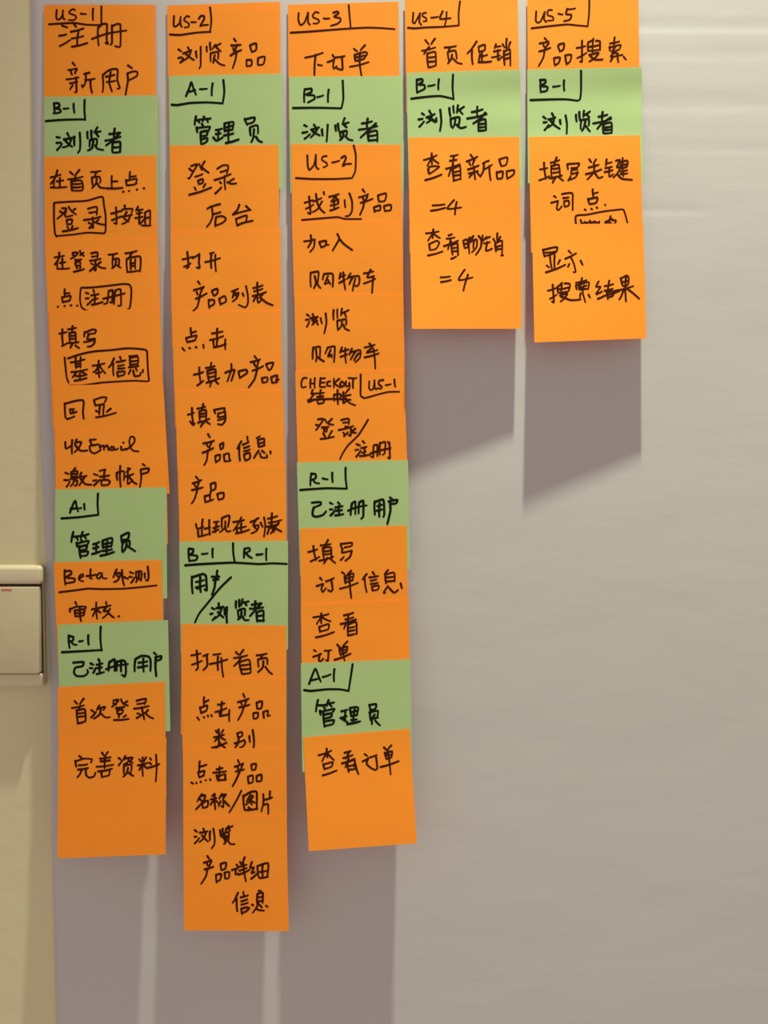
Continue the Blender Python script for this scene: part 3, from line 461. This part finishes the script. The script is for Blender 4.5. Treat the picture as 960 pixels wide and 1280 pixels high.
l:425,92 410,190 395,290/62,285 110,292 230,280 330,280 395,292
h:165,360 150,445/170,400 230,395/200,400 215,420/245,360 230,405/235,385 285,378/250,390 270,410/215,425 225,440/180,440 185,470/180,450 290,425 275,450/205,460 215,560/210,470 265,460 265,485 215,500/220,520 285,510 275,540 215,555/340,445 385,432/335,495 380,480/370,450 370,520/345,500 385,525/405,420 415,480/405,420 465,415 455,475/415,450 455,440/415,480 460,470/440,430 430,535/415,510 455,505/385,540 480,520/550,395 560,435/550,400 600,390 595,425 555,435/555,450 560,510/550,455 615,440 610,480/590,470 570,500 570,540/570,500 615,490/595,515 630,550
@3-11 370 900
h:170,265 265,230/230,215 235,280/230,250 195,310/240,255 285,300/205,330 215,370/205,335 275,315 265,350 220,365/200,415 305,378/365,245 410,232/400,240 375,290/355,285 425,262/345,325 440,290/395,290 370,355 /385,315 395,390/390,315 440,300 435,350/400,345 435,335/400,372 455,365/445,330 468,405/515,255 535,270/500,310 545,285/540,290 530,330 570,365/555,280 605,262/600,270 610,360 595,375 575,365/660,205 680,225/715,190 685,225/665,245 680,295/670,250 720,235 715,280/680,265 715,258/680,290 715,280/635,352 770,308/690,230 700,310 710,408
@4-1 500 0
c:100,95 95,165 110,175 150,100/150,100 145,165 160,185/195,95 170,100 170,120 195,135 200,155 175,160/235,132 285,125/320,85 300,140 380,135/350,90 345,155 335,190
l:450,10 440,100 442,190/60,208 110,212 200,205 330,200 442,190
h:190,300 215,330/262,290 235,330/165,380 265,355/220,350 180,405/205,400 212,500/210,400 265,390 270,490/222,430 262,425/222,462 265,458/215,505 268,490/335,355 420,345/375,355 365,385/358,390 368,455/360,390 415,380 425,440/390,410 385,440 360,475/400,440 430,470 465,478/575,310 535,370 505,400/540,375 545,480/590,350 595,395/590,350 635,335 635,375 600,385/615,385 615,460/620,420 655,410/600,410 590,465/590,465 640,465 685,460/720,330 710,360/715,350 755,345/705,385 755,375/690,430 750,415/735,375 735,450 765,425/800,290 800,370/770,330 785,355/828,315 815,355/780,380 785,485/785,385 825,370 828,490/790,410 822,400/790,440 825,430
@4-2 500 85
c:128,85 128,185/125,90 165,82 170,100 140,125 180,125 185,155 130,182/212,135 262,125/292,85 288,160
l:398,50 402,235/85,230 180,218 300,210 402,232
h:165,340 182,352/140,385 170,380/145,440 180,400/220,320 235,345/200,370 260,345/240,350 230,390 200,410/210,370 220,380 265,405/225,375 275,400/272,375 275,400/302,312 310,400 300,470/370,300 378,360/400,285 405,335/435,280 428,335/430,320 480,290/445,315 470,345/380,380 385,440/385,380 445,370 440,430/415,385 410,420 395,450/425,425 455,450 495,440/540,330 620,310/580,290 580,370/505,378 650,345/640,335 600,380 550,415/590,395 590,470/595,395 640,385 645,465/600,420 640,415/600,445 640,440/590,470 645,465
@4-3 500 170
h:180,180 275,145/238,130 240,210/235,170 205,225/245,170 290,205/210,250 220,280/220,230 265,225 295,230 250,265 220,285/215,240 215,280/190,330 312,288/380,150 435,140/405,155 395,210/375,185 425,178/345,245 450,210/400,210 365,300/395,245 405,330/400,245 450,225 455,325/410,270 450,260/410,295 450,290/400,335 450,320/530,140 545,160/500,190 580,155/520,200 530,220/560,175 545,215/510,250 590,220/515,280 585,260/555,230 565,325/540,285 520,310/580,275 605,305/665,185 620,205/630,205 625,260 605,300/630,250 690,215/670,225 680,330/745,175 760,225/745,175 805,160 795,215 760,225/725,270 730,320/725,275 770,265 765,315 730,320/800,270 805,320/800,265 855,255 850,290 805,320
h:245,520 335,512/232,560 340,538/405,480 355,545 460,535/425,495 412,590
@4-4 505 265
h:165,160 260,145/220,130 215,195/215,165 180,215/225,165 270,195/190,240 195,285/190,240 245,215 265,230 240,275 195,285/180,325 290,295/335,175 360,165/320,200 380,190/345,200 355,225/300,255 405,215/350,215 330,280/355,250 365,320/355,250 400,235 405,325/365,270 400,265/365,295 400,290/355,350 390,335/445,215 455,270/445,215 475,205 480,260 455,270/450,240 475,235/490,190 490,310/495,200 520,180/520,180 500,225/515,215 545,205 545,260 510,300/525,220 520,270/560,180 580,210 575,265 540,320/590,175 585,230/590,215 620,185/605,200 645,185/600,235 645,225/625,225 615,290 660,275/700,160 700,215/670,200 685,225/722,185 705,225/685,235 690,295/685,235 735,215 735,325/695,260 730,250/695,280 730,275/730,325 745,325
h:275,490 345,483/278,525 352,510/455,432 410,510 515,490/480,470 460,530 445,590
@5-1 650 0
c:122,85 118,150 130,170 155,160 185,90/185,90 180,140 195,165/240,75 215,75 205,95 210,115 245,125 250,150 205,155/288,102 320,108/355,65 345,105 385,110 375,145 330,158/355,70 415,62
l:520,5 518,100 508,192/88,212 200,198 350,183 430,190 508,197
h:185,285 200,300/148,325 215,310/175,335 188,360/215,325 190,360/145,385 228,358/185,370 175,430 140,495/285,345 300,385/290,335 330,325 325,370 298,385/255,435 262,490/255,435 300,430 290,470 262,488/340,415 350,480/340,415 385,410 375,460 350,480/425,360 490,345/465,305 465,465 450,460/430,435 500,395/510,320 510,380/515,315 545,300/550,290 545,400/570,305 600,310 600,375/520,350 600,335/515,380 600,370/525,410 590,395 560,435 520,460/520,410 560,445 620,445/675,325 745,310/710,280 705,350/672,350 675,380/675,355 755,335 750,360/715,350 690,390 745,370/690,390 735,400/720,380 680,425 770,410/730,400 738,465/695,430 680,460/778,425 795,445
@5-2 650 80
c:155,125 155,205/150,120 190,118 190,140 160,165 205,170 200,200 155,210/248,170 300,162/330,122 332,200
l:458,50 458,200 450,265 430,275/80,270 250,265 350,265 430,275
h:175,395 195,410/178,438 200,435/185,495 215,455/240,370 255,395/215,415 265,400/255,410 245,450 210,475/230,425 260,460 298,485/300,420 305,450/342,385 352,450 350,522/420,380 425,430/445,360 450,420/480,350 475,395/480,385 525,355/500,375 520,400/460,420 455,485/460,420 515,415 515,460/490,430 480,475 465,500/495,465 525,505/590,395 655,380/620,360 615,420/550,445 685,410/680,400 610,450 580,485/625,450 625,515/630,450 685,440 688,515/635,475 680,470/640,495 680,492/630,520 688,515
@5-3 655 180
h:120,190 175,180/150,140 165,260/115,272 190,240/200,140 265,120/245,100 225,160/205,160 210,260/210,165 260,155 270,235/220,185 262,180/220,215 265,208/190,255 285,235/240,245 215,290/260,245 295,275/325,150 330,190/330,150 415,145 405,170/355,180 400,175/360,190 355,225 405,210/360,190 400,190/405,210 385,250 330,272/335,270 350,240/490,115 505,135/540,115 520,150/485,175 560,155/465,225 580,190/530,155 520,215 475,265 /530,215 560,255 590,245/620,115 615,160/620,145 660,135/610,180 660,170/605,210 665,195/640,175 640,245 670,225/690,125 720,120 695,175 725,170 700,220 670,250/700,225 735,260 810,268/740,105 745,240/725,135 775,125 770,170 725,180/725,155 775,150/725,205 775,195/725,225 775,220
h:225,390 240,400/205,440 255,425/255,430 245,485 260,495 285,465/285,375 360,368 365,430 365,495/295,405 335,400/300,430 305,470/300,430 335,425 335,460 305,470/515,340 520,395/520,370 555,362/480,410 490,445/480,415 550,400 540,440 490,450/455,490 465,495/505,485 512,490/545,475 552,480/608,455 612,460
l:392,610 390,540 470,530 600,505 740,490 760,530 778,600/392,608 430,605
h:425,570 435,600 450,590/455,585 480,605/470,590 500,580/495,575 500,605/510,590 535,580 530,605/535,590 565,585/560,605 565,580/610,585 660,560/650,540 635,600/665,570 690,575 680,600/610,600 650,590/640,600 670,600
@5-4 660 290
h:112,130 125,185/115,135 170,120 220,115 205,155 130,180/130,155 205,145/165,180 180,275/200,175 200,270/140,250 160,265/240,210 225,240/135,302 280,245
h:305,140 325,160/280,200 360,160/320,185 345,240 358,300 340,300/310,240 300,262/395,215 410,245
h:150,440 210,420/185,395 195,530 180,520/165,500 215,470/220,410 225,455/225,410 255,380/255,385 250,490/275,385 315,390 305,440/225,430 305,415/230,455 300,445/240,475 295,460 270,500 245,520/245,480 320,510 395,505/360,380 440,360/405,345 395,400/360,400 365,430/360,400 455,375 450,430/395,385 380,420 440,400/385,430 440,425/420,400 410,450 430,525/395,460 390,490/455,470 465,490/530,370 510,410 545,410 510,460/515,465 555,445/525,500 570,480/575,405 640,390/610,365 600,430/575,440 635,425/590,455 600,505/590,455 640,445 635,480 600,490/695,345 710,400/695,350 740,325 755,340 750,395 710,405/705,375 755,365/735,340 735,520/650,440 790,405/720,425 700,480 685,505/745,425 790,460 835,500/565,480 690,440
'''
STROKES = {}
cur = None
for ln in INK.strip().splitlines():
    if ln[0] == '@':
        k, ox, oy = ln[1:].split()
        cur = (k, float(ox), float(oy))
        continue
    kind, body = ln[0], ln[2:]
    sts = []
    for s in body.split('/'):
        pts = [tuple(float(q) for q in p.split(',')) for p in s.split()]
        sts.append([(cur[1] + a / 6, cur[2] + b / 6) for a, b in pts])
    if kind == '+':                    # same line of writing, from another origin
        STROKES[cur[0]][-1][1].extend(sts)
    else:
        STROKES.setdefault(cur[0], []).append((kind, sts))

def smooth_line(p):
    """catmull-rom through the points, one sample every 1.6 px or so; very sharp corners stay sharp"""
    if len(p) == 2:
        out = [p[0], ((p[0][0] + p[1][0]) / 2, (p[0][1] + p[1][1]) / 2), p[1]]
        # a pen stroke is never dead straight
        dx, dy = p[1][0] - p[0][0], p[1][1] - p[0][1]
        out[1] = (out[1][0] - dy * 0.03, out[1][1] + dx * 0.03)
        p = out
    q = [p[0]] + list(p) + [p[-1]]
    res = []
    for i in range(1, len(q) - 2):
        p0, p1, p2, p3 = q[i - 1], q[i], q[i + 1], q[i + 2]
        L = math.hypot(p2[0] - p1[0], p2[1] - p1[1])
        m = max(1, min(14, int(L / 1.6 + 0.5)))
        def tangent(a, b, c_):
            tx, ty = (c_[0] - a[0]) / 2, (c_[1] - a[1]) / 2
            l1 = math.hypot(b[0] - a[0], b[1] - a[1]); l2 = math.hypot(c_[0] - b[0], c_[1] - b[1])
            k = min(1.0, 2.0 * min(l1, l2) / (l1 + l2 + 1e-6)) * 0.85
            return tx * k, ty * k
        t1 = tangent(p0, p1, p2); t2 = tangent(p1, p2, p3)
        for s in range(m):
            t = s / m
            h1, h2, h3, h4 = 2*t**3 - 3*t*t + 1, t**3 - 2*t*t + t, -2*t**3 + 3*t*t, t**3 - t*t
            res.append((h1*p1[0] + h2*t1[0] + h3*p2[0] + h4*t2[0], h1*p1[1] + h2*t1[1] + h3*p2[1] + h4*t2[1]))
    res.append(p[-1])
    return res

def ink(name, strokes, c, base, width, m, parent, origin, limit):
    V, Fc = [], []
    for si, st in enumerate(strokes):
        pl = smooth_line(st)
        n_ = len(pl)
        lift = base + 0.00006 + 0.000004 * (si % 12)
        tl = []
        for i, (x, y_) in enumerate(pl):
            a, b = pl[max(0, i - 1)], pl[min(n_ - 1, i + 1)]
            dx, dy = b[0] - a[0], b[1] - a[1]
            L = math.hypot(dx, dy) or 1.0
            tl.append((dx / L, dy / L))
        # round cap, body, round cap
        secs = []
        w0 = width * (0.5 + 0.04 * math.sin(si * 2.1))
        for i, (x, y_) in enumerate(pl):
            t = i / (n_ - 1)
            w = w0 * (1.06 - 0.2 * t)
            secs.append((x, y_, tl[i], w))
        x, y_, t0, w = secs[0]
        pre = [(x - t0[0] * w * 0.9, y_ - t0[1] * w * 0.9, t0, w * 0.42), (x - t0[0] * w * 0.55, y_ - t0[1] * w * 0.55, t0, w * 0.83)]
        x, y_, t1, w = secs[-1]
        post = [(x + t1[0] * w * 0.55, y_ + t1[1] * w * 0.55, t1, w * 0.83), (x + t1[0] * w * 0.9, y_ + t1[1] * w * 0.9, t1, w * 0.42)]
        secs = pre + secs + post
        s0 = len(V)
        for x, y_, t_, w in secs:
            for sgn in (-1, 1):
                qx, qy = x - t_[1] * w * sgn, y_ + t_[0] * w * sgn
                qy = min(max(qy, limit[0]), limit[1])
                qx = min(max(qx, limit[2]), limit[3])
                V.append(at(qx, qy, hang(c, qx, qy) + lift))
        for i in range(len(secs) - 1):
            a = s0 + i * 2
            Fc.append((a, a + 1, a + 3, a + 2))
    return link(name, V, Fc, m, parent, origin)

for key, (colour, tl_, tr_, br_, bl_, label) in NOTES.items():
    c, k = (int(q) for q in key.split('-'))
    base = 0.0003 * k
    def quad(u, v, tl_=tl_, tr_=tr_, br_=br_, bl_=bl_):
        x = lerp(lerp(tl_[0], tr_[0], u), lerp(bl_[0], br_[0], u), v)
        yy = lerp(lerp(tl_[1], tr_[1], u), lerp(bl_[1], br_[1], u), v)
        return x, yy
    def front(u, v):
        x, yy = quad(u, v)
        return at(x, yy, hang(c, x, yy) + base)
    def back(u, v):
        x, yy = quad(u, v)
        return at(x, yy, hang(c, x, yy) + base - 0.0002)
    V, Fc = sheet_mesh(10, 22, front, back)
    x, yy = quad(0.5, 0.0)
    origin = at(x, yy, hang(c, x, yy) + base)
    note = link('sticky_note', V, Fc, M[colour], None, origin)
    # keep the cut edge crisp
    nf = 10 * 22 * 2
    for p in note.data.polygons[nf:]:
        p.use_smooth = False
    note.data.set_sharp_from_angle(angle=math.radians(40))
    tag(note, label, 'sticky note', {1: 'sticky notes in the first column from the left', 2: 'sticky notes in the second column',
                                     3: 'sticky notes in the third column', 4: 'sticky notes in the fourth column',
                                     5: 'sticky notes in the fifth column, the rightmost'}[c])
    wid = (2.75 if colour == 'orange' else 3.15) * (0.97 if c >= 3 else 1.0)
    lim = (min(tl_[1], tr_[1]) - 2, max(bl_[1], br_[1]) - 1, min(tl_[0], bl_[0]) + 0.5, max(tr_[0], br_[0]) - 0.5)
    for kind, sts in STROKES.get(key, []):
        nm = {'c': 'code_lettering', 'l': 'marker_line', 'h': 'handwriting'}[kind]
        w = wid * (1.0 if kind == 'h' else 0.95)
        ink(nm, sts, c, base, w, M['ink_' + colour], note, origin, lim)

# ------------------------------------------------------------------ the wall switch at the left edge
def box_part(name, x0, x1, y0, y1, l0, l1, m, parent, origin, bev=0.0012, l1b=None, seg=4):
    """box between pixel columns x0..x1 and rows y0..y1 measured on the wall; l0..l1 lifts, l1b = front lift at its lower edge"""
    A = at(x0, y0, 0); Bp = at(x1, y1, 0)
    l1b = l1 if l1b is None else l1b
    bm = bmesh.new()
    vs = [bm.verts.new(Vector(p) - origin) for p in (
        (A.x, -l0, A.z), (Bp.x, -l0, A.z), (Bp.x, -l0, Bp.z), (A.x, -l0, Bp.z),
        (A.x, -l1, A.z), (Bp.x, -l1, A.z), (Bp.x, -l1b, Bp.z), (A.x, -l1b, Bp.z))]
    for f in ((0, 1, 2, 3), (7, 6, 5, 4), (0, 4, 5, 1), (1, 5, 6, 2), (2, 6, 7, 3), (3, 7, 4, 0)):
        bm.faces.new([vs[i] for i in f])
    bmesh.ops.recalc_face_normals(bm, faces=bm.faces)
    front_edges = [e for e in bm.edges if all(v in vs[4:] for v in e.verts)] + [e for e in bm.edges if (e.verts[0] in vs[:4]) != (e.verts[1] in vs[:4])]
    bmesh.ops.bevel(bm, geom=front_edges, offset=bev, segments=seg, affect='EDGES', profile=0.5)
    me = bpy.data.meshes.new(name)
    bm.to_mesh(me); bm.free()
    for p in me.polygons:
        p.use_smooth = True
    me.materials.append(m)
    me.set_sharp_from_angle(angle=math.radians(35))
    o = bpy.data.objects.new(name, me)
    C.objects.link(o)
    o.parent = parent
    return o

so = at(-20, 780, 0.0)
sw = bpy.data.objects.new('wall_switch', None)
C.objects.link(sw)
sw.location = so
sw.empty_display_size = 0.02
tag(sw, 'cream plastic wall switch with a wide rocker, cut by the left picture edge', 'switch')
box_part('back_plate', -101, 59.3, 706, 856, 0.0000, 0.0050, M['plastic'], sw, so, 0.0022, None, 5)
box_part('joint_recess', -97, 58.4, 728, 839, 0.0048, 0.0056, M['gap'], sw, so, 0.0003)
box_part('top_rim', -99, 58.5, 706.5, 728.5, 0.0049, 0.0082, M['plastic'], sw, so, 0.0026, 0.0086, 6)
box_part('bottom_rim', -99, 59, 838.8, 855, 0.0049, 0.0080, M['plastic'], sw, so, 0.0014, 0.0066, 5)
rk = box_part('rocker', -96, 57.0, 731.5, 837.5, 0.0052, 0.0084, M['rocker'], sw, so, 0.0010, 0.0110)
rd = box_part('indicator_mark', 9, 22, 734, 736.2, 0.0080, 0.00865, M['red'], rk, so, 0.0002)
rd['label'] = 'small faded red indicator'
